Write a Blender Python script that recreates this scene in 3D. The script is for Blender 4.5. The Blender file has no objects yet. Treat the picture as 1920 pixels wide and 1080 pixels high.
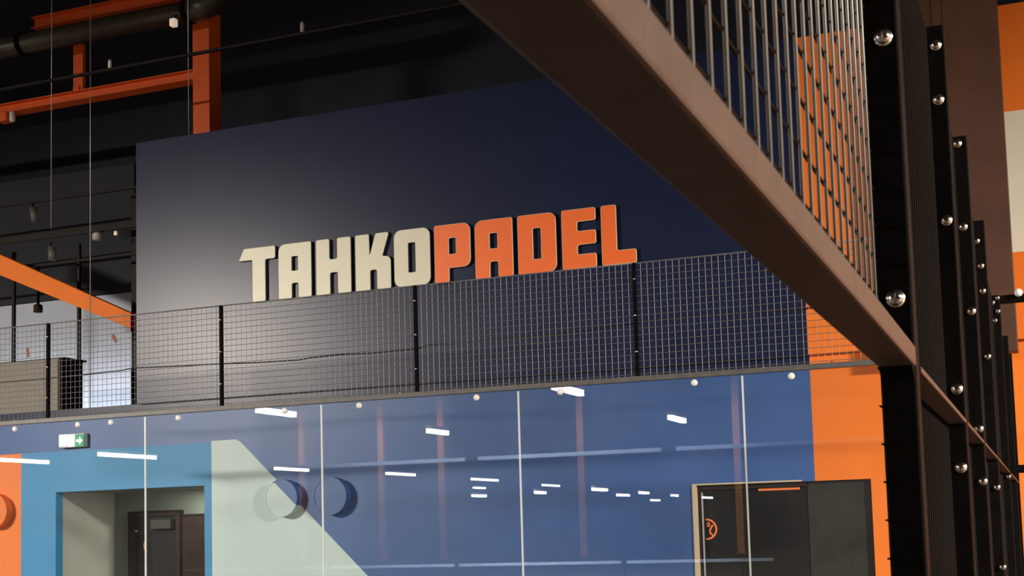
import bpy, bmesh, math, random
from mathutils import Vector, Matrix
random.seed(7)
S = bpy.context.scene
COL = S.collection

# ---------------------------------------------------------------- camera
cam_d = bpy.data.cameras.new('camera')
cam = bpy.data.objects.new('camera', cam_d); COL.objects.link(cam)
CAM = Vector((0, 0, 1.8))
PITCH, ROLL, YAW = math.radians(4.94), math.radians(-1.681), math.radians(-20.89)
fw = Vector((math.sin(YAW)*math.cos(PITCH), math.cos(YAW)*math.cos(PITCH), math.sin(PITCH)))
rt = Vector((math.cos(YAW), -math.sin(YAW), 0)); up = rt.cross(fw)
r2 = rt*math.cos(ROLL) + up*math.sin(ROLL); u2 = -rt*math.sin(ROLL) + up*math.cos(ROLL)
cam.matrix_world = Matrix(((r2.x, u2.x, -fw.x, CAM.x), (r2.y, u2.y, -fw.y, CAM.y), (r2.z, u2.z, -fw.z, CAM.z), (0, 0, 0, 1)))
cam_d.sensor_width = 36; cam_d.lens = 2452.7/1920*36
cam_d.shift_x = -52.4/1920; cam_d.shift_y = 234.4/1920
cam_d.clip_start = .02; cam_d.clip_end = 300
cam_d.dof.use_dof = True; cam_d.dof.focus_distance = 12.2; cam_d.dof.aperture_fstop = 24
S.camera = cam

# ---------------------------------------------------------------- world, lights, exposure
S.view_settings.view_transform = 'Standard'; S.view_settings.look = 'None'
S.view_settings.exposure = 0; S.view_settings.gamma = 1; S.view_settings.use_curve_mapping = False
wd = bpy.data.worlds.new('world'); S.world = wd; wd.use_nodes = True
wd.node_tree.nodes['Background'].inputs[0].default_value = (.5, .55, .7, 1)
wd.node_tree.nodes['Background'].inputs[1].default_value = .02

def area(name, loc, target, sx, sy, power, col=(1, .9, .78), spread=180):
    l = bpy.data.lights.new(name, 'AREA'); l.shape = 'RECTANGLE'; l.size = sx; l.size_y = sy
    l.energy = power; l.color = col; l.spread = math.radians(spread)
    o = bpy.data.objects.new(name, l); COL.objects.link(o); o.location = loc
    o.rotation_euler = (Vector(target)-Vector(loc)).to_track_quat('-Z', 'Y').to_euler()
    return o
area('hall_light', (13, 2.5, 6.8), (12.8, 2.3, 0), 2.4, 1.2, 17500)
area('hall_light', (-18.5, -2.0, 6.5), (-17.8, -1.2, 0), 3.0, 1.2, 7000)
area('side_light', (4.5, -1.0, 4.6), (.5, 1.4, 1.9), 2.0, .6, 80, (1, .76, .58))
area('strip_fill_light', (-16, -12, 7.5), (-16, -20, 2.6), 8, .5, 2600, (.9, .95, 1), 70)  # added light, brightens the pale strips mirrored in the glass
def spot(name, loc, target, power, angle, blend, col, rad):
    l = bpy.data.lights.new(name, 'SPOT'); l.energy = power; l.spot_size = math.radians(angle); l.spot_blend = blend
    l.color = col; l.shadow_soft_size = rad
    o = bpy.data.objects.new(name, l); COL.objects.link(o); o.location = loc
    o.rotation_euler = (Vector(target)-Vector(loc)).to_track_quat('-Z', 'Y').to_euler()
    return o
spot('sign_spotlight', (-14.2, 4.0, 5.2), (-8.4, 12.44, 3.7), 500, 32, 1, (1, .91, .83), .6)
area('mezzanine_uplight', (-12.6, 13.25, 3.6), (-12.6, 13.3, 9), 2.4, .2, 3, (1, .80, .6))
area('alcove_light', (-9.5, 13.0, 2.355), (-9.7, 13.0, 0), .5, .3, 12, (1, .93, .82))  # added fill to brighten the alcove, no lamp is known here
area('mezzanine_light', (-12.2, 13.5, 3.5), (-12.2, 14.4, 3.45), 3.0, .1, 19, (.92, .95, 1), 120)

# ---------------------------------------------------------------- materials
def mat(name, col, rough=.5, metal=0, spec=.5, var=0, scale=6, bump=0, bscale=80, emit=0):
    m = bpy.data.materials.new(name); m.use_nodes = True; nt = m.node_tree; b = nt.nodes['Principled BSDF']
    b.inputs['Base Color'].default_value = (*col, 1); b.inputs['Roughness'].default_value = rough
    b.inputs['Metallic'].default_value = metal; b.inputs['Specular IOR Level'].default_value = spec
    if emit:
        b.inputs['Emission Color'].default_value = (*col, 1); b.inputs['Emission Strength'].default_value = emit
    if var or bump:
        tc = nt.nodes.new('ShaderNodeTexCoord')
    if var:
        n = nt.nodes.new('ShaderNodeTexNoise'); n.inputs['Scale'].default_value = scale; n.inputs['Detail'].default_value = 5
        nt.links.new(tc.outputs['Object'], n.inputs['Vector'])
        r = nt.nodes.new('ShaderNodeValToRGB')
        r.color_ramp.elements[0].position = .3; r.color_ramp.elements[1].position = .7
        r.color_ramp.elements[0].color = (*[c*(1-var) for c in col], 1)
        r.color_ramp.elements[1].color = (*[min(1, c*(1+var)) for c in col], 1)
        nt.links.new(n.outputs['Fac'], r.inputs['Fac']); nt.links.new(r.outputs['Color'], b.inputs['Base Color'])
    if bump:
        n2 = nt.nodes.new('ShaderNodeTexNoise'); n2.inputs['Scale'].default_value = bscale; n2.inputs['Detail'].default_value = 3
        nt.links.new(tc.outputs['Object'], n2.inputs['Vector'])
        bp = nt.nodes.new('ShaderNodeBump'); bp.inputs['Strength'].default_value = bump; bp.inputs['Distance'].default_value = .01
        nt.links.new(n2.outputs['Fac'], bp.inputs['Height']); nt.links.new(bp.outputs['Normal'], b.inputs['Normal'])
    return m
M = {}
M['navy'] = mat('navy_paint', (.012, .018, .052), .315, spec=.25, var=.08, scale=2)
M['blue'] = mat('blue_paint', (.044, .112, .33), .42, var=.08, scale=2)
M['dark'] = mat('dark_hall_paint', (.017, .019, .036), .7, var=.15, scale=1.5)
M['orange'] = mat('orange_paint', (.88, .195, .014), .5, var=.03, scale=3)
M['steel_orange'] = mat('orange_steel', (.80, .12, .010), .6, var=.06, scale=5)
M['lightblue'] = mat('light_blue_paint', (.03, .26, .54), .5, var=.04, scale=3)
M['mint'] = mat('mint_paint', (.60, .72, .71), .5, var=.03, scale=3)
M['cream'] = mat('cream_paint', (.78, .74, .60), .5, var=.03, scale=3)
M['greywall'] = mat('grey_blue_wall', (.42, .47, .56), .6, var=.04, scale=3)
M['alcove'] = mat('grey_green_wall', (.26, .30, .26), .6, var=.04, scale=3)
M['alcove_light'] = mat('pale_grey_wall', (.50, .50, .44), .6, var=.04, scale=3)
M['brown'] = mat('brown_board', (.075, .028, .014), .6, var=.15, scale=3)
M['black'] = mat('black_steel', (.0045, .0038, .0034), .65, spec=.03, var=.2, scale=20)
M['rail'] = mat('black_brown_steel', (.045, .030, .022), .6, spec=.16, var=.12, scale=25, bump=.05, bscale=300)
M['blackwire'] = mat('black_wire', (.010, .008, .007), .8, spec=0)
M['wire'] = mat('galvanised_wire', (.17, .165, .155), .5, metal=.3, var=.1, scale=30)
M['backwire'] = mat('coated_wire', (.19, .19, .20), .5, metal=.3)
M['backrail'] = mat('grey_rail', (.10, .095, .09), .5, var=.2, scale=10)
M['bolt'] = mat('bright_bolt', (.75, .68, .60), .18, metal=1)
M['button'] = mat('white_cap', (.85, .84, .80), .4)
M['seal'] = mat('pale_joint', (.62, .68, .68), .35)
M['sign_cream'] = mat('sign_cream', (.76, .735, .57), .45, var=.02, scale=8)
M['sign_orange'] = mat('sign_orange', (.98, .17, .022), .45, var=.02, scale=8)
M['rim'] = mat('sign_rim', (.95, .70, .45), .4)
M['side'] = mat('sign_side_shade', (.025, .018, .015), .6)  # dark colour stands in for the unlit letter returns
M['doorblack'] = mat('door_black', (.007, .0065, .006), .55, spec=.15, var=.2, scale=8)
M['doorolive'] = mat('door_olive', (.022, .021, .017), .5, spec=.3, var=.2, scale=8)
M['doorbrown'] = mat('door_brown', (.022, .012, .008), .6, spec=.15, var=.25, scale=8)
M['beige'] = mat('beige_trim', (.62, .48, .33), .5)
M['logo'] = mat('logo_orange', (.90, .20, .04), .5)
M['olive'] = mat('unit_olive', (.17, .155, .125), .55, var=.08, scale=8)
M['duct'] = mat('duct_dark', (.045, .035, .025), .4, var=.3, scale=6)
M['track'] = mat('dark_track', (.008, .006, .0045), .6, spec=.2, var=.3, scale=6)
M['hallcol'] = mat('hall_column_orange', (.80, .33, .11), .6)
M['beamorange'] = mat('beam_orange', (.85, .185, .006), .7, var=.04, scale=4)
M['mezzshade'] = mat('mezzanine_shade', (.011, .012, .02), .8, var=.1, scale=2)  # shade of the upper mezzanine wall, put into the colour
M['paleblue'] = mat('pale_blue_steel', (.55, .68, .85), .5)
M['mark'] = mat('mark_orange', (.42, .11, .04), .6)
M['cord'] = mat('black_cable', (.01, .01, .01), .6)
M['thinwire'] = mat('steel_wire', (.45, .47, .5), .4, metal=.5)
M['turf'] = mat('brown_floor', (.06, .042, .03), .8, var=.1, scale=3, bump=.3, bscale=200)
M['tube'] = mat('led_tube', (1, .97, .90), .5, emit=22)
M['housing'] = mat('led_housing', (.45, .45, .44), .5)
M['greensign'] = mat('exit_green', (.02, .28, .14), .5, emit=.55)
M['whitesign'] = mat('exit_white', (.95, .95, .90), .5, emit=.75)
M['tan'] = mat('lamp_tan', (.9, .72, .55), .5, emit=.5)

def glass_mat():
    m = bpy.data.materials.new('court_glass'); m.use_nodes = True; nt = m.node_tree; nt.nodes.clear()
    out = nt.nodes.new('ShaderNodeOutputMaterial'); tr = nt.nodes.new('ShaderNodeBsdfTransparent')
    gl = nt.nodes.new('ShaderNodeBsdfGlossy'); gl.inputs['Roughness'].default_value = .0
    tr.inputs[0].default_value = (.965, .985, .985, 1)
    lw = nt.nodes.new('ShaderNodeLayerWeight'); lw.inputs['Blend'].default_value = .5
    pw = nt.nodes.new('ShaderNodeMath'); pw.operation = 'POWER'; pw.inputs[1].default_value = 5
    nt.links.new(lw.outputs['Facing'], pw.inputs[0])
    fr = nt.nodes.new('ShaderNodeMath'); fr.operation = 'MULTIPLY_ADD'; fr.inputs[1].default_value = .95; fr.inputs[2].default_value = .05
    nt.links.new(pw.outputs[0], fr.inputs[0])
    mx = nt.nodes.new('ShaderNodeMixShader')
    nt.links.new(fr.outputs[0], mx.inputs[0]); nt.links.new(tr.outputs[0], mx.inputs[1]); nt.links.new(gl.outputs[0], mx.inputs[2])
    df = nt.nodes.new('ShaderNodeBsdfDiffuse'); df.inputs[0].default_value = (.7, .72, .75, 1)
    n = nt.nodes.new('ShaderNodeTexNoise'); n.inputs['Scale'].default_value = 1.4; n.inputs['Detail'].default_value = 6
    tc = nt.nodes.new('ShaderNodeTexCoord'); nt.links.new(tc.outputs['Object'], n.inputs['Vector'])
    mr = nt.nodes.new('ShaderNodeMapRange'); mr.inputs[1].default_value = .3; mr.inputs[2].default_value = .75
    mr.inputs[3].default_value = .003; mr.inputs[4].default_value = .015
    nt.links.new(n.outputs['Fac'], mr.inputs[0])
    m2 = nt.nodes.new('ShaderNodeMixShader'); nt.links.new(mr.outputs[0], m2.inputs[0])
    nt.links.new(mx.outputs[0], m2.inputs[1]); nt.links.new(df.outputs[0], m2.inputs[2])
    nt.links.new(m2.outputs[0], out.inputs['Surface'])
    return m
M['glass'] = glass_mat()

# ---------------------------------------------------------------- helpers
def link(name, bm, mats, parent=None, smooth=False):
    me = bpy.data.meshes.new(name); bm.normal_update(); bm.to_mesh(me); bm.free()
    for k in (mats if isinstance(mats, (list, tuple)) else [mats]): me.materials.append(M[k])
    if smooth: me.shade_smooth()
    o = bpy.data.objects.new(name, me); COL.objects.link(o)
    if parent is not None: o.parent = parent
    return o
def child_copy(src, parent, delta=(0, 0, 0)):
    c = src.copy(); COL.objects.link(c); c.parent = parent
    c.location = Vector(src.location)+Vector(delta); return c
def tag(o, label=None, cat=None, group=None, kind=None):
    if label: o['label'] = label
    if cat: o['category'] = cat
    if group: o['group'] = group
    if kind: o['kind'] = kind
    return o
def empty(name, loc, label, cat, group=None):
    o = bpy.data.objects.new(name, None); COL.objects.link(o); o.location = loc; o.empty_display_size = .1
    return tag(o, label, cat, group)
def keep(o, parent):            # parent a mesh built in world coordinates to an Empty
    o.parent = parent; o.matrix_parent_inverse = Matrix.Translation(parent.location).inverted(); return o
def box(bm, x0, x1, y0, y1, z0, z1, mi=0):
    vs = [bm.verts.new(p) for p in ((x0,y0,z0),(x1,y0,z0),(x1,y1,z0),(x0,y1,z0),(x0,y0,z1),(x1,y0,z1),(x1,y1,z1),(x0,y1,z1))]
    for q in ((0,3,2,1),(4,5,6,7),(0,1,5,4),(1,2,6,5),(2,3,7,6),(3,0,4,7)):
        bm.faces.new([vs[i] for i in q]).material_index = mi
def bbox(name, mats, x0, x1, y0, y1, z0, z1, bevel=0, parent=None):
    bm = bmesh.new(); box(bm, x0, x1, y0, y1, z0, z1)
    if bevel: bmesh.ops.bevel(bm, geom=bm.edges[:], offset=bevel, segments=2, affect='EDGES', profile=.5)
    o = link(name, bm, mats)
    if parent is not None: keep(o, parent)
    return o
def tube(bm, pts, r, n=8, cap=True):
    pts = [Vector(p) for p in pts]; rings = []
    for i, p in enumerate(pts):
        d = (pts[min(i+1, len(pts)-1)]-pts[max(i-1, 0)]).normalized()
        a = d.orthogonal().normalized() if abs(d.z) < .9 else Vector((1, 0, 0))
        a = (a-d*a.dot(d)).normalized()
        if abs(d.z) < .9: a = (Vector((0, 0, 1))-d*d.z).normalized()
        b = d.cross(a)
        rr = r[i] if isinstance(r, (list, tuple)) else r
        rings.append([bm.verts.new(p+(a*math.cos(2*math.pi*k/n)+b*math.sin(2*math.pi*k/n))*rr) for k in range(n)])
    for A, B in zip(rings, rings[1:]):
        for k in range(n): bm.faces.new((A[k], A[(k+1) % n], B[(k+1) % n], B[k]))
    if cap: bm.faces.new(rings[0][::-1]); bm.faces.new(rings[-1])
def tubeobj(name, m, pts, r, n=8, parent=None, smooth=True):
    bm = bmesh.new(); tube(bm, pts, r, n); bmesh.ops.recalc_face_normals(bm, faces=bm.faces[:])
    o = link(name, bm, m, smooth=smooth)
    if parent is not None: keep(o, parent)
    return o
def disc_solid(bm, c, axis, prof, n=20):
    """lathe: prof = list of (radius, height along axis)"""
    axis = Vector(axis).normalized(); a = axis.orthogonal().normalized(); b = axis.cross(a); c = Vector(c); rings = []
    for r, h in prof:
        rings.append([bm.verts.new(c+axis*h+(a*math.cos(2*math.pi*k/n)+b*math.sin(2*math.pi*k/n))*max(r, 1e-5)) for k in range(n)])
    for A, B in zip(rings, rings[1:]):
        for k in range(n): bm.faces.new((A[k], A[(k+1) % n], B[(k+1) % n], B[k]))
    bm.faces.new(rings[0][::-1]); bm.faces.new(rings[-1])
def latheobj(name, m, c, axis, prof, n=20, parent=None, smooth=True):
    bm = bmesh.new(); disc_solid(bm, (0, 0, 0), axis, prof, n); bmesh.ops.recalc_face_normals(bm, faces=bm.faces[:])
    o = link(name, bm, m, smooth=smooth); o.location = c
    if parent is not None: keep(o, parent)
    return o
def beam(name, m, p0, p1, w, h, parent=None, bevel=.004):
    """rectangular bar from p0 to p1 (centre line) in the plane of the wall: w along depth, h across"""
    p0, p1 = Vector(p0), Vector(p1); d = (p1-p0).normalized(); s = Vector((0, 1, 0))
    if abs(d.y) > .9: s = Vector((1, 0, 0))
    t = s.cross(d).normalized(); bm = bmesh.new(); vs = []
    for p in (p0, p1):
        for a, b in ((-1,-1),(1,-1),(1,1),(-1,1)): vs.append(bm.verts.new(p+s*a*w/2+t*b*h/2))
    for q in ((0,3,2,1),(4,5,6,7),(0,1,5,4),(1,2,6,5),(2,3,7,6),(3,0,4,7)): bm.faces.new([vs[i] for i in q])
    bmesh.ops.recalc_face_normals(bm, faces=bm.faces[:])
    if bevel: bmesh.ops.bevel(bm, geom=bm.edges[:], offset=bevel, segments=2, affect='EDGES', profile=.5)
    o = link(name, bm, m)
    if parent is not None: keep(o, parent)
    return o

# ================================================================ THE SETTING
YG, YW, YB = 10.53, 12.50, 12.44          # court glass, lower wall, face of the sign wall
def struct(o, label=None): o['kind'] = 'structure'; return tag(o, label)
struct(bbox('floor', 'turf', -45, 18, -62, 17.2, -.1, 0), 'brown hall floor')
struct(bbox('ceiling', 'dark', -45, 18, -62, 17.2, 11, 11.1), 'dark hall ceiling')
struct(bbox('wall_back', 'dark', -45, 18, 17, 17.2, 0, 11), 'dark rear wall of the hall above the sign wall')
struct(bbox('wall_front', 'dark', -45, 18, -62.2, -62, 0, 11), 'dark end wall of the hall')
struct(bbox('wall_left', 'dark', -45.2, -45, -62, 17.2, 0, 11), 'dark side wall of the hall')
struct(bbox('wall_right', 'dark', 18, 18.2, -62, 17.2, 0, 11), 'dark side wall of the hall')

# --- painted walls: rectangles cut where the paint changes
PAINT = ['blue', 'orange', 'lightblue', 'mint', 'navy', 'cream']
DG = lambda x: 2.781-.958*(x+8.319)            # lower edge line of the mint shape
def paint_lower(x, z):
    if x > -2.005: return 1
    if z > 3.235: return 4
    if z < 2.855 and x < -11.49: return 1
    if z < 2.855 and x < -8.77: return 2
    if z < 2.872 and z < DG(x) and z < 2.872-.55*(x+8.44) and x > -8.77: return 3
    return 0
def paint_upper(x, z):
    if x > -.13 and 4.14 < z < 5.44: return 5
    return 1 if x > -2.005 else 4
def painted(name, xs, zs, y0, depth, holes, fn, cuts=()):
    bm = bmesh.new(); xs = sorted(xs); zs = sorted(zs)
    for x0, x1 in zip(xs, xs[1:]):
        for z0, z1 in zip(zs, zs[1:]):
            cx, cz = (x0+x1)/2, (z0+z1)/2
            if any(a < cx < b and c < cz < d for a, b, c, d in holes): continue
            bm.faces.new([bm.verts.new(p) for p in ((x0,y0,z0),(x1,y0,z0),(x1,y0,z1),(x0,y0,z1))])
    bmesh.ops.remove_doubles(bm, verts=bm.verts[:], dist=1e-4)
    for co, no in cuts: bmesh.ops.bisect_plane(bm, geom=bm.verts[:]+bm.edges[:]+bm.faces[:], plane_co=co, plane_no=no)
    r = bmesh.ops.extrude_face_region(bm, geom=bm.faces[:])
    bmesh.ops.translate(bm, verts=[v for v in r['geom'] if isinstance(v, bmesh.types.BMVert)], vec=(0, depth, 0))
    bm.normal_update(); bmesh.ops.recalc_face_normals(bm, faces=bm.faces[:])
    for f in bm.faces:
        c = f.calc_center_median(); f.material_index = fn(c.x, c.z)
    return link(name, bm, PAINT)
diag_cuts = [((-8.319, 0, 2.781), (.958, 0, 1)), ((-8.44, 0, 2.872), (.55, 0, 1))]
struct(painted('wall_painted', [-20, -11.49, -10.97, -8.87, -8.77, -3.19, -2.005, -1.49, 18], [0, 2.15, 2.37, 2.855, 2.872, 3.235, 3.35],
       YW, .12, [(-10.97, -8.87, 0, 2.37), (-3.19, -1.49, 0, 2.15)], paint_lower, diag_cuts),
       'lower wall painted blue, light blue, mint and orange behind the glass')
bmx = bmesh.new()
struct(painted('wall_sign', [-9.75, -2.005, -.13, 18], [3.35, 3.5, 4.14, 5.44, 6.44], YB, .9, [], paint_upper),
       'dark navy upper wall carrying the sign, orange and cream at its far side')
# --- alcove
struct(bbox('wall_alcove', 'alcove', -11.1, -8.7, 13.56, 13.66, 0, 2.5), 'grey green rear wall of the alcove')
struct(bbox('wall_alcove_side', 'alcove_light', -11.07, -10.97, YW+.121, 13.559, 0, 2.5), 'pale grey side wall of the alcove')
struct(bbox('wall_alcove_end', 'alcove_light', -8.87, -8.77, YW+.121, 13.559, 0, 2.5), 'pale grey end wall of the alcove')
struct(bbox('ceiling_alcove', 'alcove', -10.97, -8.87, YW+.121, 13.559, 2.37, 2.5), 'grey green soffit of the alcove')
# --- mezzanine
struct(bbox('floor_mezzanine', 'dark', -20, -9.76, YW+.125, 16.99, 3.2, 3.345), 'dark mezzanine floor slab')
struct(bbox('wall_mezzanine', 'greywall', -20, -11.32, 14.4, 14.5, 3.35, 5.12), 'pale grey blue mezzanine wall')
struct(bbox('wall_mezzanine_shade', 'mezzshade', -20, -11.32, 14.4, 14.5, 5.13, 6.9), 'upper mezzanine wall with its shade put into the colour')  # same wall as below; its fading light is a darker colour here
# --- brown bulkhead on the orange wall
bk = empty('bulkhead', (-.7, YB, 3.22), 'dark brown boxed out bulkhead high on the orange wall', 'bulkhead')
bbox('boxing', 'brown', -1.25, -.13, YB-.2, YB-.002, 3.22, 6.6, .006, bk)
bbox('cover_strip', 'brown', -.70, -.62, YB-.215, YB-.2, 3.22, 6.6, .003, bk)

# ================================================================ ROUND DISCS ON THE WALL
def wall_disc(cx, cz, r, label, fn, cuts):
    t = empty('round_disc', (cx, YW, cz), label, 'wall disc')
    bm = bmesh.new(); n = 48; d = .10
    vs = [bm.verts.new((cx+r*math.cos(2*math.pi*k/n), YW-d, cz+r*math.sin(2*math.pi*k/n))) for k in range(n)]
    bm.faces.new(vs)
    for co, no in cuts: bmesh.ops.bisect_plane(bm, geom=bm.verts[:]+bm.edges[:]+bm.faces[:], plane_co=co, plane_no=no)
    for f in bm.faces: c = f.calc_center_median(); f.material_index = fn(c.x, c.z)
    ex = bmesh.ops.extrude_face_region(bm, geom=bm.faces[:])
    bmesh.ops.translate(bm, verts=[v for v in ex['geom'] if isinstance(v, bmesh.types.BMVert)], vec=(0, d-.001, 0))
    bmesh.ops.recalc_face_normals(bm, faces=bm.faces[:])
    for f in bm.faces: c = f.calc_center_median(); f.material_index = fn(c.x, c.z)
    keep(link('disc', bm, PAINT), t)
    bm = bmesh.new(); m = 48
    for k in range(m):
        a0, a1 = 2*math.pi*k/m, 2*math.pi*(k+1)/m
        q = [(cx+rr*math.cos(a), YW-.101, cz+rr*math.sin(a)) for a, rr in ((a0, r-.012), (a1, r-.012), (a1, r), (a0, r))]
        q2 = [(x, y-.004, z) for x, y, z in q]
        A = [bm.verts.new(p) for p in q]; B = [bm.verts.new(p) for p in q2]
        for i, j in ((0, 1), (2, 3)): bm.faces.new((A[i], A[j], B[j], B[i]))
        bm.faces.new(B[::-1])
    bmesh.ops.recalc_face_normals(bm, faces=bm.faces[:])
    for f in bm.faces: c = f.calc_center_median(); f.material_index = fn(c.x, c.z)
    keep(link('rim', bm, PAINT), t)
wall_disc(-7.80, 2.19, .205, 'round wall disc painted half mint and half blue', paint_lower, diag_cuts[:1])
wall_disc(-7.19, 2.19, .205, 'round blue wall disc beside the mint painted shape', lambda x, z: 0, [])
wall_disc(-11.82, 2.175, .205, 'round orange wall disc on the orange painted wall', lambda x, z: 1, [])

# ================================================================ SIGN
LET = [  # face, outline (x, z, corner radius), hole
 ('sign_cream', [(-8.32,4.87,.004),(-8.25,5.01,.03),(-7.84,5.01,.022),(-7.84,4.865,.022),(-7.97,4.865,.02),(-7.97,4.39,.022),(-8.14,4.39,.012),(-8.14,4.87,.012)], None),
 ('sign_cream', [(-7.80,5.01,.085),(-7.38,5.01,.022),(-7.38,4.39,.022),(-7.545,4.39,.022),(-7.545,4.56,.02),(-7.63,4.56,.02),(-7.63,4.39,.022),(-7.80,4.39,.02)], [(-7.63,4.86),(-7.55,4.86),(-7.55,4.70),(-7.63,4.70)]),
 ('sign_cream', [(-7.32,5.01,.022),(-7.15,5.01,.022),(-7.15,4.78,.02),(-7.055,4.78,.02),(-7.055,5.01,.022),(-6.885,5.01,.022),(-6.885,4.39,.022),(-7.05,4.39,.022),(-7.05,4.63,.02),(-7.145,4.63,.02),(-7.145,4.39,.022),(-7.32,4.39,.022)], None),
 ('sign_cream', [(-6.83,5.01,.022),(-6.66,5.01,.022),(-6.655,4.77,.003),(-6.58,5.01,.022),(-6.415,5.01,.022),(-6.50,4.755,.01),(-6.40,4.74,.07),(-6.40,4.39,.022),(-6.57,4.39,.022),(-6.57,4.61,.02),(-6.65,4.61,.02),(-6.65,4.39,.012),(-6.83,4.39,.012)], None),
 ('sign_cream', [(-6.36,5.01,.085),(-5.93,5.01,.085),(-5.93,4.39,.085),(-6.36,4.39,.085)], [(-6.19,4.86),(-6.105,4.86),(-6.105,4.54),(-6.19,4.54)]),
 ('sign_orange', [(-5.88,5.01,.022),(-5.46,5.01,.085),(-5.46,4.54,.085),(-5.71,4.54,.014),(-5.71,4.385,.03),(-5.88,4.385,.016)], [(-5.71,4.86),(-5.63,4.86),(-5.63,4.69),(-5.71,4.69)]),
 ('sign_orange', [(-5.41,5.01,.085),(-4.98,5.01,.022),(-4.98,4.39,.022),(-5.15,4.39,.022),(-5.15,4.56,.02),(-5.24,4.56,.02),(-5.24,4.39,.022),(-5.41,4.39,.022)], [(-5.24,4.86),(-5.155,4.86),(-5.155,4.70),(-5.24,4.70)]),
 ('sign_orange', [(-4.925,5.01,.022),(-4.50,5.01,.085),(-4.50,4.39,.085),(-4.925,4.39,.022)], [(-4.755,4.86),(-4.67,4.86),(-4.67,4.54),(-4.755,4.54)]),
 ('sign_orange', [(-4.44,5.01,.022),(-4.07,5.01,.022),(-4.07,4.875,.022),(-4.27,4.875,.02),(-4.27,4.78,.02),(-4.07,4.78,.022),(-4.07,4.635,.022),(-4.27,4.635,.02),(-4.27,4.54,.02),(-4.07,4.54,.022),(-4.07,4.395,.022),(-4.44,4.39,.022)], None),
 ('sign_orange', [(-4.015,5.01,.022),(-3.85,5.01,.022),(-3.85,4.54,.016),(-3.65,4.54,.022),(-3.65,4.395,.022),(-4.015,4.395,.022)], None),
]
def rounded(pts):
    out = []; n = len(pts)
    for i in range(n):
        p = Vector(pts[i][:2]); r = pts[i][2]
        a = Vector(pts[i-1][:2])-p; b = Vector(pts[(i+1) % n][:2])-p
        la, lb = a.length, b.length; a.normalize(); b.normalize()
        ang = a.angle(b); t = min(r/math.tan(ang/2), la*.48, lb*.48)
        s = p+a*t; e = p+b*t; m = 7 if r > .03 else 4
        rr = t*math.tan(ang/2); bis = (a+b).normalized(); c = p+bis*(rr/math.sin(ang/2))
        a0 = math.atan2(s.y-c.y, s.x-c.x); a1 = math.atan2(e.y-c.y, e.x-c.x)
        da = (a1-a0+math.pi) % (2*math.pi)-math.pi
        out += [(c.x+rr*math.cos(a0+da*k/m), c.y+rr*math.sin(a0+da*k/m)) for k in range(m+1)]
    return out
sign = empty('sign_lettering', (-6, YB, 4.7), 'raised sign lettering in cream and orange on the navy wall', 'sign')
for face, outl, hole in LET:
    cu = bpy.data.curves.new('letter', 'CURVE'); cu.dimensions = '2D'; cu.fill_mode = 'BOTH'; cu.extrude = .013; cu.bevel_depth = .006; cu.bevel_resolution = 1; cu.offset = -.006
    for ring in [rounded(outl)]+([rounded([(x, z, .012) for x, z in hole])] if hole else []):
        sp = cu.splines.new('POLY'); sp.points.add(len(ring)-1); sp.use_cyclic_u = True
        for q, (x, z) in zip(sp.points, ring): q.co = (x+6, z-4.7, 0, 1)
    co = bpy.data.objects.new('tmp', cu); COL.objects.link(co)
    dg = bpy.context.evaluated_depsgraph_get()
    me = bpy.data.meshes.new_from_object(co.evaluated_get(dg)); bpy.data.objects.remove(co)
    me.name = 'letter'; me.materials.clear()
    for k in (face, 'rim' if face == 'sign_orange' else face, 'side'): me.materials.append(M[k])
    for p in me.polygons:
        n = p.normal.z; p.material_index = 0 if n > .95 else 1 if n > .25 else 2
    o = bpy.data.objects.new('letter', me); COL.objects.link(o); o.parent = sign
    o.rotation_euler = (math.pi/2, 0, 0); o.location = (0, -.020, 0)
    o['label'] = 'cream raised letter' if face == 'sign_cream' else 'orange raised letter'

# ================================================================ FAR COURT WALL: GLASS, RAIL, MESH
XJ = [-10.12, -8.151, -6.18, -4.216, -2.24, -.26]
court = empty('court_back_wall', (-5, YG, 0), 'glass padel court back wall with grey rail and wire mesh above it', 'court wall')
PANES = []
for a, b in zip(XJ, XJ[1:]):
    PANES.append((a, b, bbox('glass_pane', 'glass', a+.007, b-.007, YG-.006, YG+.006, .03, 2.985, 0, court)))
for x in XJ[1:-1]:
    bbox('joint_seal', 'seal', x-.0068, x+.0068, YG-.007, YG+.007, .03, 2.975, 0, court)
bbox('top_rail', 'backrail', -10.2, -.19, YG-.025, YG+.025, 2.987, 3.032, .004, court)
bbox('base_rail', 'backrail', -10.2, -.19, YG-.03, YG+.03, 0.001, .03, .004, court)
for x in (-9.758, -8.962, -8.557, -7.76, -6.571, -5.781, -4.61, -3.823, -2.641, -1.838):
    c = latheobj('fixing_cap', 'button', (x, YG-.0065, 2.945), (0, -1, 0), [(.028, 0), (.028, .008), (.022, .016), (.008, .019)], 16)
    c.parent = [p for a, b, p in PANES if a <= x <= b][0]
XP = [-11.41, -9.341, -7.265, -5.192, -3.127, -1.06]
for x in XP[1:]:
    p = bbox('mesh_post', 'black', x-.014, x+.014, YG-.018, YG+.018, 3.033, 4.0, .003, court)
    for z in (3.24, 3.55, 3.86):
        b = latheobj('bolt', 'bolt', (x+.003, YG-.018, z), (0, -1, 0), [(.011, 0), (.011, .006), (.006, .01)], 10); b.parent = p
bolt_xs = [XP[0]+.55*k for k in range(1, 20)]
for x in bolt_xs:
    if x < -.4: latheobj('rail_bolt', 'bolt', (x, YG-.012, 3.031), (0, -1, .6), [(.009, 0), (.009, .006), (.004, .01)], 8, court)
CELL = .0556
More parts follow.
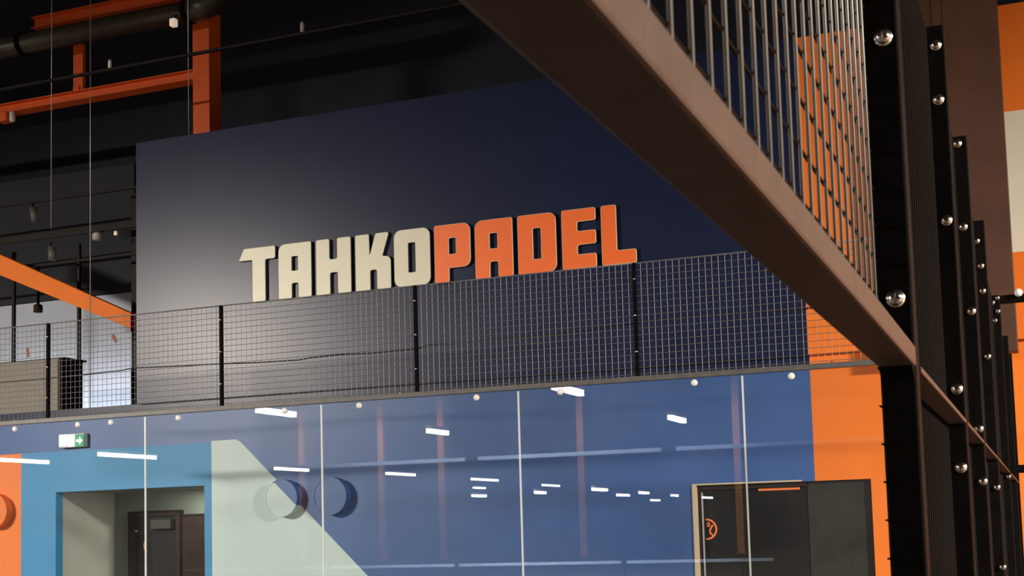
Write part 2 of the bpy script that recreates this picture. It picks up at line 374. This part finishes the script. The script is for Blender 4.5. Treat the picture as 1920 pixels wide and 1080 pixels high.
for a, b in zip(XP, XP[1:]):
    bm = bmesh.new(); n = max(2, round((b-a)/CELL)); w = .0025
    for k in range(1, n):
        x = a+(b-a)*k/n; tube(bm, [(x, YG+.002, 3.03), (x, YG+.002, 3.998)], w, 4, False)
    for k in range(18):
        z = 3.05+k*.0555; tube(bm, [(a+.005, YG-.002, z), (b-.005, YG-.002, z)], w, 4, False)
    g = link('wire_grid', bm, 'backwire'); keep(g, court); g['kind'] = 'stuff'
    tubeobj('top_wire', 'backwire', [(a, YG, 4.0), (b, YG, 4.0)], .0045, 6, court)
bbox('corner_post', 'black', -.213, -.161, YG-.03, YG+.03, 0, 3.0, .004, court)
cab = [(-9.991,3.442),(-9.473,3.441),(-8.968,3.450),(-8.606,3.457),(-8.477,3.458),(-8.316,3.474),(-7.998,3.462),(-7.289,3.442),(-6.9,3.424),(-6.433,3.416),(-6.318,3.427),(-6.006,3.434),(-5.645,3.422),(-5.21,3.428),(-5.05,3.455),(-4.892,3.443),(-4.272,3.451),(-3.897,3.45),(-3.481,3.472),(-3.171,3.488),(-3.029,3.508),(-2.866,3.499),(-2.409,3.505),(-1.75,3.487),(-1.3,3.50),(-1.07,3.50)]
tag(tubeobj('cable', 'cord', [(-10.6, YG+.03, 3.45)]+[(x, YG+.03, z) for x, z in cab], .0065, 6), 'thin black wavy cable tied along the far wire mesh', 'cable')

# ================================================================ NEAR SIDE FENCE
XR, XL = -.161, -.213                       # faces of the fence frame
fence = empty('court_side_fence', (-.187, 2, 0), 'black steel court side fence with bolted posts and wire mesh beside the camera', 'fence')
# lintel over the entrance, with its mesh
bbox('lintel_rail', 'rail', XL, XR, -1.2, 1.962, 2.015, 2.046, .0035, fence)
XM = -.205
zr = [2.062+.0553*k for k in range(17)]
bm = bmesh.new(); tube(bm, [(0, 0, 2.04), (0, 0, 3.0)], .0020, 8); vw = link('wire', bm, 'wire', fence, True)
bm = bmesh.new(); tube(bm, [(0, -1.2, 0), (0, 1.965, 0)], .0020, 8); hw = link('wire', bm, 'black', fence, True)  # level wires black: their weaker light is put into the colour
ofs = Vector(fence.location)
vw.location = Vector((XM, 1.885, 0))-ofs; hw.location = Vector((XM-.0042, 0, zr[0]))-ofs
for k in range(1, 38): child_copy(vw, fence, (0, -.0547*k, 0))
for z in zr[1:]: child_copy(hw, fence, (0, 0, z-zr[0]))
bbox('upper_rail', 'rail', XL, XR, -1.2, 1.962, 2.985, 3.016, .0035, fence)
POSTS = [1.962, 3.28, 4.30, 5.60, 7.60, 9.40]
POSTOBJ = {}
for i, y in enumerate(POSTS):
    POSTOBJ[y] = bbox('post', 'black', XL, XR, y, y+.05, 0, 3.0, .004, fence)
    bbox('post_plate', 'black', XL+.004, XR-.004, y+.052, y+.09, 0, 2.9, .003, fence)
# round fillet under the lintel
bm = bmesh.new(); ring = []
R = .03; q = [(0, 0)]+[(-R+R*math.cos(a), -R+R*math.sin(a)) for a in [math.pi/2*k/8 for k in range(8, -1, -1)]]
for x in (XL+.001, XR-.004):
    ring.append([bm.verts.new((x, 1.962+dy, 2.015+dz)) for dy, dz in q])
bm.faces.new(ring[0]); bm.faces.new(ring[1][::-1])
for k in range(len(q)): bm.faces.new((ring[0][k], ring[0][(k+1) % len(q)], ring[1][(k+1) % len(q)], ring[1][k]))
bmesh.ops.recalc_face_normals(bm, faces=bm.faces[:]); keep(link('corner_fillet', bm, 'black'), fence)
for a, b in zip(POSTS, POSTS[1:]+[YG-.03]):
    bm = bmesh.new(); n = round((b-a)/.050)
    for k in range(1, n): tube(bm, [(XM+.003, a+(b-a)*k/n, .05), (XM+.003, a+(b-a)*k/n, 2.98)], .0027, 5, False)
    for k in range(53): tube(bm, [(XM-.0094, a-.006, .07+.0556*k), (XM-.0094, b-.02, .07+.0556*k)], .0016, 5, False)
    g = link('wire_grid', bm, 'blackwire'); keep(g, fence); g['kind'] = 'stuff'
    bbox('mid_rail', 'rail', XL+.004, XR, a+.092, b-.001, 2.015, 2.025, .002, fence)
# domed bolts on the posts
BOLTS = {1.962: [(-.183, 2.511), (-.185, 2.117)],
         3.28: [(-.182, 2.949), (-.183, 2.812), (-.180, 2.511), (-.178, 2.099), (-.179, 1.91)],
         4.30: [(-.190, 2.976), (-.187, 2.706), (-.177, 2.435), (-.175, 2.063), (-.172, 1.899)],
         5.60: [(-.195, 2.916), (-.184, 2.811), (-.183, 2.707), (-.178, 2.436), (-.172, 1.903), (-.168, 1.582)],
         7.60: [(-.200, 2.96), (-.173, 2.985), (-.174, 2.91), (-.193, 2.86), (-.170, 1.996)]}
bm = bmesh.new()
disc_solid(bm, (0, 0, 0), (0, -1, 0), [(.0135, 0), (.0135, .002), (.0105, .0022), (.0105, .006), (.009, .0085), (.0055, .0105), (.001, .011)], 20)
bmesh.ops.recalc_face_normals(bm, faces=bm.faces[:]); b0 = link('bolt', bm, 'bolt', None, True)
first = True
for y, lst in BOLTS.items():
    for x, z in lst:
        o = b0 if first else child_copy(b0, None); first = False
        o.parent = POSTOBJ[y]; o.location = (x, y-.0003, z)
# short cross rails leaving the fence to the side, one with a white cap
for z, cap in ((2.975, True), (2.035, False)):
    bbox('cross_rail', 'black', XR+.001, .45, 7.605, 7.645, z-.022, z+.022, .003, fence)
latheobj('cross_rail_cap', 'button', (-.062, 7.60, 3.002), (0, -1, 0), [(.022, 0), (.022, .01), (.012, .02)], 14, fence)

# ================================================================ DOORS
def ribbon(name, m, pts, w, y, th, parent):
    bm = bmesh.new(); n = len(pts); F = []; B = []
    P = [Vector((x, 0, z)) for x, z in pts]
    for i in range(n):
        d = (P[min(i+1, n-1)]-P[max(i-1, 0)]).normalized(); s = Vector((-d.z, 0, d.x))
        F.append([bm.verts.new(P[i]+s*w/2*k+Vector((0, y-th, 0))) for k in (-1, 1)])
        B.append([bm.verts.new(P[i]+s*w/2*k+Vector((0, y, 0))) for k in (-1, 1)])
    for i in range(n-1):
        bm.faces.new((F[i][0], F[i][1], F[i+1][1], F[i+1][0]))
        bm.faces.new((F[i][0], F[i+1][0], B[i+1][0], B[i][0])); bm.faces.new((F[i][1], B[i][1], B[i+1][1], F[i+1][1]))
    bm.faces.new((F[0][0], B[0][0], B[0][1], F[0][1])); bm.faces.new((F[-1][0], F[-1][1], B[-1][1], B[-1][0]))
    bmesh.ops.recalc_face_normals(bm, faces=bm.faces[:])
    o = link(name, bm, m); o.parent = parent; return o
def door(name, loc, label):
    o = bpy.data.objects.new(name, None); COL.objects.link(o); o.location = loc; o['kind'] = 'structure'; o['label'] = label; return o
d1 = door('door_1', (-2.34, YW+.1, 0), 'black door with an orange round logo set between blue and orange wall')
leaf1 = bbox('leaf', 'doorblack', -3.10, -2.10, YW+.06, YW+.10, .01, 2.10, .004, d1)
bbox('side_panel', 'doorolive', -2.09, -1.49, YW+.05, YW+.09, .01, 2.148, .003, d1)
bbox('frame', 'doorbrown', -3.155, -2.10, YW+.03, YW+.10, 2.102, 2.148, .003, d1)
bbox('jamb', 'doorbrown', -3.155, -3.102, YW+.03, YW+.10, .01, 2.10, .003, d1)
bbox('trim', 'beige', -3.20, -3.157, YW-.018, YW+.09, .01, 2.165, .003, d1)
bbox('trim', 'beige', -3.156, -2.13, YW-.018, YW+.09, 2.1495, 2.165, .003, d1)
bbox('edge_strip', 'thinwire', -3.118, -3.103, YW+.018, YW+.029, .01, 2.08, .002, d1)
bbox('orange_bar', 'logo', -2.56, -2.16, YW+.048, YW+.0595, 2.075, 2.098, .003, d1)
cx, cz, r = -3.085, 1.722, .095
ribbon('logo', 'logo', [(cx+r*math.cos(a), cz+r*math.sin(a)) for a in [math.radians(95-190*k/20) for k in range(21)]], .017, YW+.0595, .006, leaf1)
ribbon('logo', 'logo', [(cx+a*r, cz+b*r) for a, b in ((.05, .62), (.22, .66), (.34, .5), (.26, .28), (.1, .32), (.08, .5))], .012, YW+.0595, .006, leaf1)
ribbon('logo', 'logo', [(cx+a*r, cz+b*r) for a, b in ((.66, .42), (.42, .06), (.32, -.2), (.38, -.45), (.62, -.62))], .015, YW+.0595, .006, leaf1)
d2 = door('door_2', (-10.3, 13.55, 0), 'black door with closer inside the alcove')
leaf2 = bbox('leaf', 'doorblack', -10.60, -9.99, 13.50, 13.555, .01, 2.06, .004, d2)
for x0, x1 in ((-10.70, -10.61), (-9.985, -9.92)): bbox('frame', 'doorbrown', x0, x1, 13.47, 13.555, .01, 2.06, .004, d2)
bbox('frame', 'doorbrown', -10.70, -9.92, 13.47, 13.555, 2.062, 2.13, .004, d2)
bbox('door_closer', 'doorolive', -10.33, -10.03, 13.43, 13.499, 1.90, 2.02, .006, d2)
bbox('hinge', 'bolt', -10.606, -10.56, 13.485, 13.4995, 1.875, 1.895, .003, d2)
ribbon('logo', 'logo', [(-10.37+.10*math.cos(a), 1.70+.10*math.sin(a)) for a in [math.radians(128+104*k/12) for k in range(13)]], .02, 13.4995, .006, leaf2)
d3 = door('door_3', (-9.7, 13.55, 0), 'dark brown panel door in the alcove corner')
bbox('leaf', 'doorbrown', -9.91, -8.88, 13.50, 13.555, .01, 2.05, .004, d3)
bbox('frame', 'doorblack', -9.91, -8.88, 13.49, 13.555, 2.052, 2.075, .003, d3)
latheobj('handle', 'bolt', (-9.83, 13.4995, 1.05), (0, -1, 0), [(.025, 0), (.025, .02), (.012, .04), (.012, .06)], 14, d3)

# ================================================================ EXIT SIGN
ex = empty('exit_sign', (-10.47, 12.2, 2.88), 'lit green and white exit sign with an arrow above the light blue wall', 'exit sign')
bbox('housing', 'housing', -10.66, -10.29, 12.2, 12.26, 2.865, 3.03, .006, ex)
bbox('lamp_end', 'whitesign', -10.655, -10.535, 12.19, 12.199, 2.88, 3.022, .003, ex)
bbox('white_panel', 'whitesign', -10.525, -10.425, 12.192, 12.199, 2.875, 3.018, .002, ex)
gp = bbox('green_panel', 'greensign', -10.42, -10.295, 12.192, 12.199, 2.87, 3.012, .002, ex)
bm = bmesh.new()
A = [(-10.40, 2.955), (-10.355, 2.955), (-10.355, 2.985), (-10.305, 2.94), (-10.355, 2.895), (-10.355, 2.925), (-10.40, 2.925)]
f0 = [bm.verts.new((x, 12.187, z)) for x, z in A]; f1 = [bm.verts.new((x, 12.1915, z)) for x, z in A]
bm.faces.new(f0)
for k in range(7): bm.faces.new((f0[k], f0[(k+1) % 7], f1[(k+1) % 7], f1[k]))
bmesh.ops.recalc_face_normals(bm, faces=bm.faces[:]); link('arrow', bm, 'whitesign').parent = gp
ex.location = Vector(ex.location)+Vector((-.206, .235, .023))

# ================================================================ MEZZANINE THINGS
ac = empty('ventilation_unit', (-11.6, 12.63, 3.35), 'olive grey box shaped ventilation unit with black side on the mezzanine edge', 'ventilation unit')
bbox('casing', 'olive', -12.6, -11.045, 12.63, 12.66, 3.352, 4.0, .004, ac)
vb = bbox('body', 'black', -12.6, -11.04, 12.661, 13.05, 3.352, 3.995, .004, ac)
bbox('lid', 'black', -12.62, -11.02, 12.70, 13.10, 3.996, 4.02, .004, ac)
bbox('corner_strip', 'olive', -11.16, -11.05, 12.618, 12.6295, 3.352, 3.99, .003, ac)
for k in range(9): bbox('vent_slat', 'black', -11.039, -11.03, 12.70, 13.02, 3.42+.06*k, 3.44+.06*k, .002).parent = vb
for i, (x0, x1, y) in enumerate(((-12.475, -12.435, 13.4), (-11.415, -11.375, 13.4))):
    p = empty('mezzanine_post', ((x0+x1)/2, y, 3.346), ('slim dark post at the far end of the ventilation unit', 'slim dark post behind the black side of the ventilation unit')[i], 'post', 'slim mezzanine posts')
    bbox('shaft', 'track', x0, x1, y-.02, y+.02, 3.356, 5.6, .003, p); bbox('base_plate', 'backrail', x0-.04, x1+.04, y-.06, y+.06, 3.346, 3.356, .002, p)
gap_fill = empty('corner_post', (-10.64, 13.6, 3.346), 'brown upright with black foot added in place of the dark gap', 'post')  # added upright, stands in for the dark gap beside the wall
bbox('shaft', 'doorbrown', -10.70, -10.58, 13.55, 13.65, 3.95, 6.2, .004, gap_fill); bbox('foot', 'black', -10.70, -10.57, 13.54, 13.66, 3.346, 3.949, .004, gap_fill)
db = empty('diagonal_beam', (-10.24, 13.0, 4.43), 'orange steel beam sloping down to the sign wall edge', 'beam')
bm = bmesh.new(); q = [(-12.9, 5.75), (-10.236, 4.529), (-10.236, 4.339), (-12.9, 5.46)]
f0 = [bm.verts.new((x, 12.95, z)) for x, z in q]; f1 = [bm.verts.new((x, 13.05, z)) for x, z in q]
bm.faces.new(f0[::-1]); bm.faces.new(f1)
for k in range(4): bm.faces.new((f0[k], f0[(k+1) % 4], f1[(k+1) % 4], f1[k]))
bmesh.ops.recalc_face_normals(bm, faces=bm.faces[:]); bmesh.ops.bevel(bm, geom=bm.edges[:], offset=.004, segments=1, affect='EDGES')
keep(link('web', bm, 'beamorange'), db)
bbox('end_plate', 'steel_orange', -10.233, -10.22, 12.93, 13.07, 4.30, 4.55, .002, db)
bbox('bracket', 'black', -10.22, -10.12, 12.96, 13.04, 4.20, 4.34, .003, db)
pl = empty('pendant_lamp', (-11.875, 13.2, 4.72), 'small dark pendant lamp hanging below the sloping orange beam', 'lamp')
latheobj('shade', 'doorbrown', (-11.875, 13.2, 4.715), (0, 0, 1), [(.056, 0), (.056, .09), (.02, .11), (.012, .12)], 16, pl)
tubeobj('stem', 'black', [(-11.875, 13.2, 4.83), (-11.875, 13.2, 5.305)], .018, 8, pl)
tag(beam('paint_mark', 'mark', (-11.685, 14.394, 4.555), (-11.615, 14.394, 4.455), .01, .045, None, .003), 'tilted orange paint mark on the pale mezzanine wall', 'paint mark')
tag(beam('paint_mark', 'mark', (-13.14, 14.394, 4.49), (-13.125, 14.394, 4.36), .01, .04, None, .003), 'upright orange paint mark above the ventilation unit', 'paint mark')

# tracks and bars
def bar(name, y, x0, x1, z, h, m, label, cat, fittings=()):
    t = empty(name, ((x0+x1)/2, y, z), label, cat)
    bbox('track', m, x0, x1, y-.02, y+.02, z-h/2, z+h/2, .003, t)
    for fx, fz, fr, fh, fm in fittings:
        latheobj('fitting', fm, (fx, y, z+fz), (0, 0, 1), [(fr, 0), (fr, fh*.8), (fr*.6, fh)], 12, t)
    return t
bar('lighting_track', 12.2, -16, 1.0, 7.285, .03, 'track', 'long thin dark track running above the navy sign wall', 'track', ((-9.93, .016, .022, .1, 'button'), (-7.33, .016, .022, .12, 'housing')))
bar('track_rail', 13.2, -18, -9.9, 6.163, .03, 'track', 'highest dark track left beside the sign wall', 'track')
bar('cable_tray', 13.2, -18, -9.9, 5.70, .085, 'track', 'wide dark cable tray between two thinner tracks', 'cable tray', ((-10.93, -.14, .07, .09, 'housing'), (-10.66, -.11, .02, .05, 'tan')))
bar('low_track', 13.2, -18, -10.3, 5.325, .03, 'track', 'lowest dark track just above the sloping orange beam', 'track')
for name, x, y, z, tilt, lab in (('track_spotlight', -12.02, 13.2, 6.04, .5, 'dark spotlight hanging from the highest track'), ('track_spotlight', -11.72, 13.2, 5.50, .3, 'dark spotlight hanging from the wide cable tray')):
    t = empty(name, (x, y, z), lab, 'spotlight')
    tubeobj('can', 'backrail', [(x+.06, y, z+.04), (x+.06+.1*tilt, y-.02, z-.13)], .05, 14, t); tubeobj('arm', 'black', [(x+.06, y, z+.03), (x+.05, y, z+.1)], .012, 8, t)
for x, z0, z1, lab in ((-11.105, 5.59, 10.9, 'thin pale hanging wire ending at the highest track'), (-10.515, 3.36, 10.9, 'thin pale hanging wire reaching down to the mezzanine edge'), (-9.136, 6.445, 10.9, 'thin pale wire ending on top of the sign wall')):
    tag(tubeobj('hanging_wire', 'thinwire', [(x, 12.62 if z0 > 6.4 else 12.56, z0), (x, 12.62 if z0 > 6.4 else 12.56, z1)], .006, 6), lab, 'wire', 'thin hanging wires')

# orange steelwork, duct
oc = empty('steel_column', (-9.77, 14, 3.346), 'orange steel column rising behind the sign wall', 'column')
bbox('web', 'steel_orange', -9.975, -9.742, 13.9, 14.16, 3.36, 8.62, .005, oc); bbox('flange', 'steel_orange', -9.985, -9.732, 13.885, 13.899, 3.36, 8.62, .003, oc)
bbox('base_plate', 'steel_orange', -10.05, -9.67, 13.84, 14.22, 3.346, 3.36, .002, oc)
for z0, z1, x0, x1, lab in ((7.72, 7.85, -20, -9.99, 'lower horizontal orange beam joined to the orange column'), (8.84, 9.0, -12.65, 2, 'upper horizontal orange beam above the dark duct')):
    t = empty('steel_beam', ((x0+x1)/2, 14, z0), lab, 'beam')
    bbox('web', 'steel_orange', x0, x1, 13.97, 14.03, z0+.012, z1-.012, .003, t)
    bbox('flange', 'steel_orange', x0, x1, 13.9, 14.1, z0, z0+.012, .002, t); bbox('flange', 'steel_orange', x0, x1, 13.9, 14.1, z1-.012, z1, .002, t)
st = empty('steel_strut', (-11.86, 13.95, 7.85), 'short orange strut between the lower beam and the dark duct', 'strut')
bbox('shaft', 'steel_orange', -11.95, -11.79, 13.93, 13.99, 7.852, 8.5, .004, st); bbox('foot', 'steel_orange', -11.93, -11.83, 13.90, 14.02, 7.8505, 7.90, .003, st)
ho = empty('beam_clamp', (-13.0, 13.8, 7.6), 'orange clamp with a pale cap hanging under the lower beam', 'clamp')
bbox('block', 'steel_orange', -13.20, -13.04, 13.86, 14.0, 7.585, 7.719, .01, ho); latheobj('cap', 'button', (-12.99, 13.93, 7.58), (0, 0, 1), [(.035, 0), (.04, .03), (.04, .135)], 12, ho)
du = empty('air_duct', (-11, 13.5, 8.45), 'dark round air duct under the upper orange beam', 'duct')
tubeobj('pipe', 'duct', [(-17, 13.5, 8.44), (-9.75, 13.5, 8.44)], .135, 20, du)
tubeobj('elbow', 'duct', [(-9.752, 13.5, 8.44), (-9.5, 13.5, 8.46), (-9.3, 13.55, 8.55), (-9.2, 13.65, 8.75), (-9.18, 13.7, 9.3)], .155, 20, du)
for x in (-12.4, -9.75, -15): tubeobj('collar', 'black', [(x-.03, 13.5, 8.44), (x+.03, 13.5, 8.44)], .165, 20, du)
sd = empty('smoke_detector', (-9.86, 13.3, 8.2), 'small pale square lamp hanging from the dark duct', 'lamp')
bbox('body', 'tan', -9.90, -9.82, 13.28, 13.36, 8.19, 8.29, .012, sd); tubeobj('stem', 'black', [(-9.86, 13.32, 8.29), (-9.86, 13.38, 8.36)], .012, 6, sd)

# ================================================================ THE HALL BEHIND: LIGHTS AND COLUMNS (mirrored in the glass)
def led(x, y, z, L, lab, grp):
    t = empty('linear_light', (x, y, z), lab, 'light', grp)
    bbox('housing', 'housing', x-.06, x+.06, y-L/2, y+L/2, z+.04, z+.11, 0, t)
    bbox('diffuser', 'tube', x-.05, x+.05, y-L/2, y+L/2, z-.06, z+.039, 0, t)
    for s in (-1, 1): bbox('hanger', 'black', x-.006, x+.006, y+s*L*.35-.006, y+s*L*.35+.006, z+.111, 11, 0, t)
G = 'linear lights in the hall'
for x, y, L in ((-22.75, -7.6, 2.3), (-24.0, -17.8, 2.1), (-23.45, -24.9, 2.4), (-23.8, -34.0, 3.0), (-28.9, -45.0, 1.6), (-26.0, -7.3, 1.9), (-25.0, -45.8, 2.6)):
    led(x, y, 4.0, L, 'white linear light hanging in the row along the far side of the hall', G)
for x, y, L in ((-12.7, -5.7, 1.0), (-12.85, .75, 1.2), (-7.1, 1.15, 1.3), (-7.2, -6.0, 1.2)):
    led(x, y, 4.0, L, 'short white linear light hanging close to the court', G)
for x, y, L in ((-19.6, -23.7, 1.2), (-16.7, -22.5, 1.0), (-14.2, -21.7, 1.5), (-16.4, -31.4, 1.6), (-14.7, -28.7, 1.2), (-19.2, -46.0, 1.6), (-15.4, -35.9, 1.0), (-15.9, -44.1, 2.0)):
    led(x, y, 3.0, L, 'white linear light hanging low at the far end of the hall', G)
for x in (-43.1, -37.55, -33.5, -24.65, -15.55):
    t = empty('hall_column', (x, -50, 0), 'orange steel column in the hall behind the court', 'column', 'orange hall columns')
    bbox('web', 'hallcol', x-.2, x+.2, -50.15, -49.85, .02, 10.99, 0, t); bbox('base_plate', 'hallcol', x-.35, x+.35, -50.3, -49.7, 0, .02, 0, t)
    area('column_fill_light', (x, -47, 8), (x, -50, 4), .6, .6, 260)  # added light so that the columns show up in the glass
ct = empty('hall_line_upper', (-16, -20, 4.1), 'long pale blue strip added for a line mirrored in the glass', 'cable tray')  # made-up strip, gives the upper pale line in the glass
for x0, x1 in ((-33, -27), (-26, -18.5), (-18, -11.5), (-11, -4)): bbox('strip_length', 'paleblue', x0, x1, -20.1, -20, 4.1, 4.23, 0, ct)
for x in (-30, -22, -15, -7): bbox('hanger', 'black', x-.02, x+.02, -20.08, -20.04, 4.231, 10.99, 0, ct)
lb = empty('hall_line_lower', (-16, -20, 0), 'low pale blue rail added for a line mirrored in the glass', 'barrier')  # made-up rail, gives the lower pale line in the glass
for x0, x1 in ((-30, -24), (-23.8, -19), (-18.8, -13), (-12.8, -8)): bbox('rail_length', 'paleblue', x0, x1, -20.1, -20, .5, .60, 0, lb)
for x in (-29, -23.9, -18.9, -12.9, -9): bbox('leg', 'black', x-.03, x+.03, -20.09, -20.03, 0, .499, 0, lb)
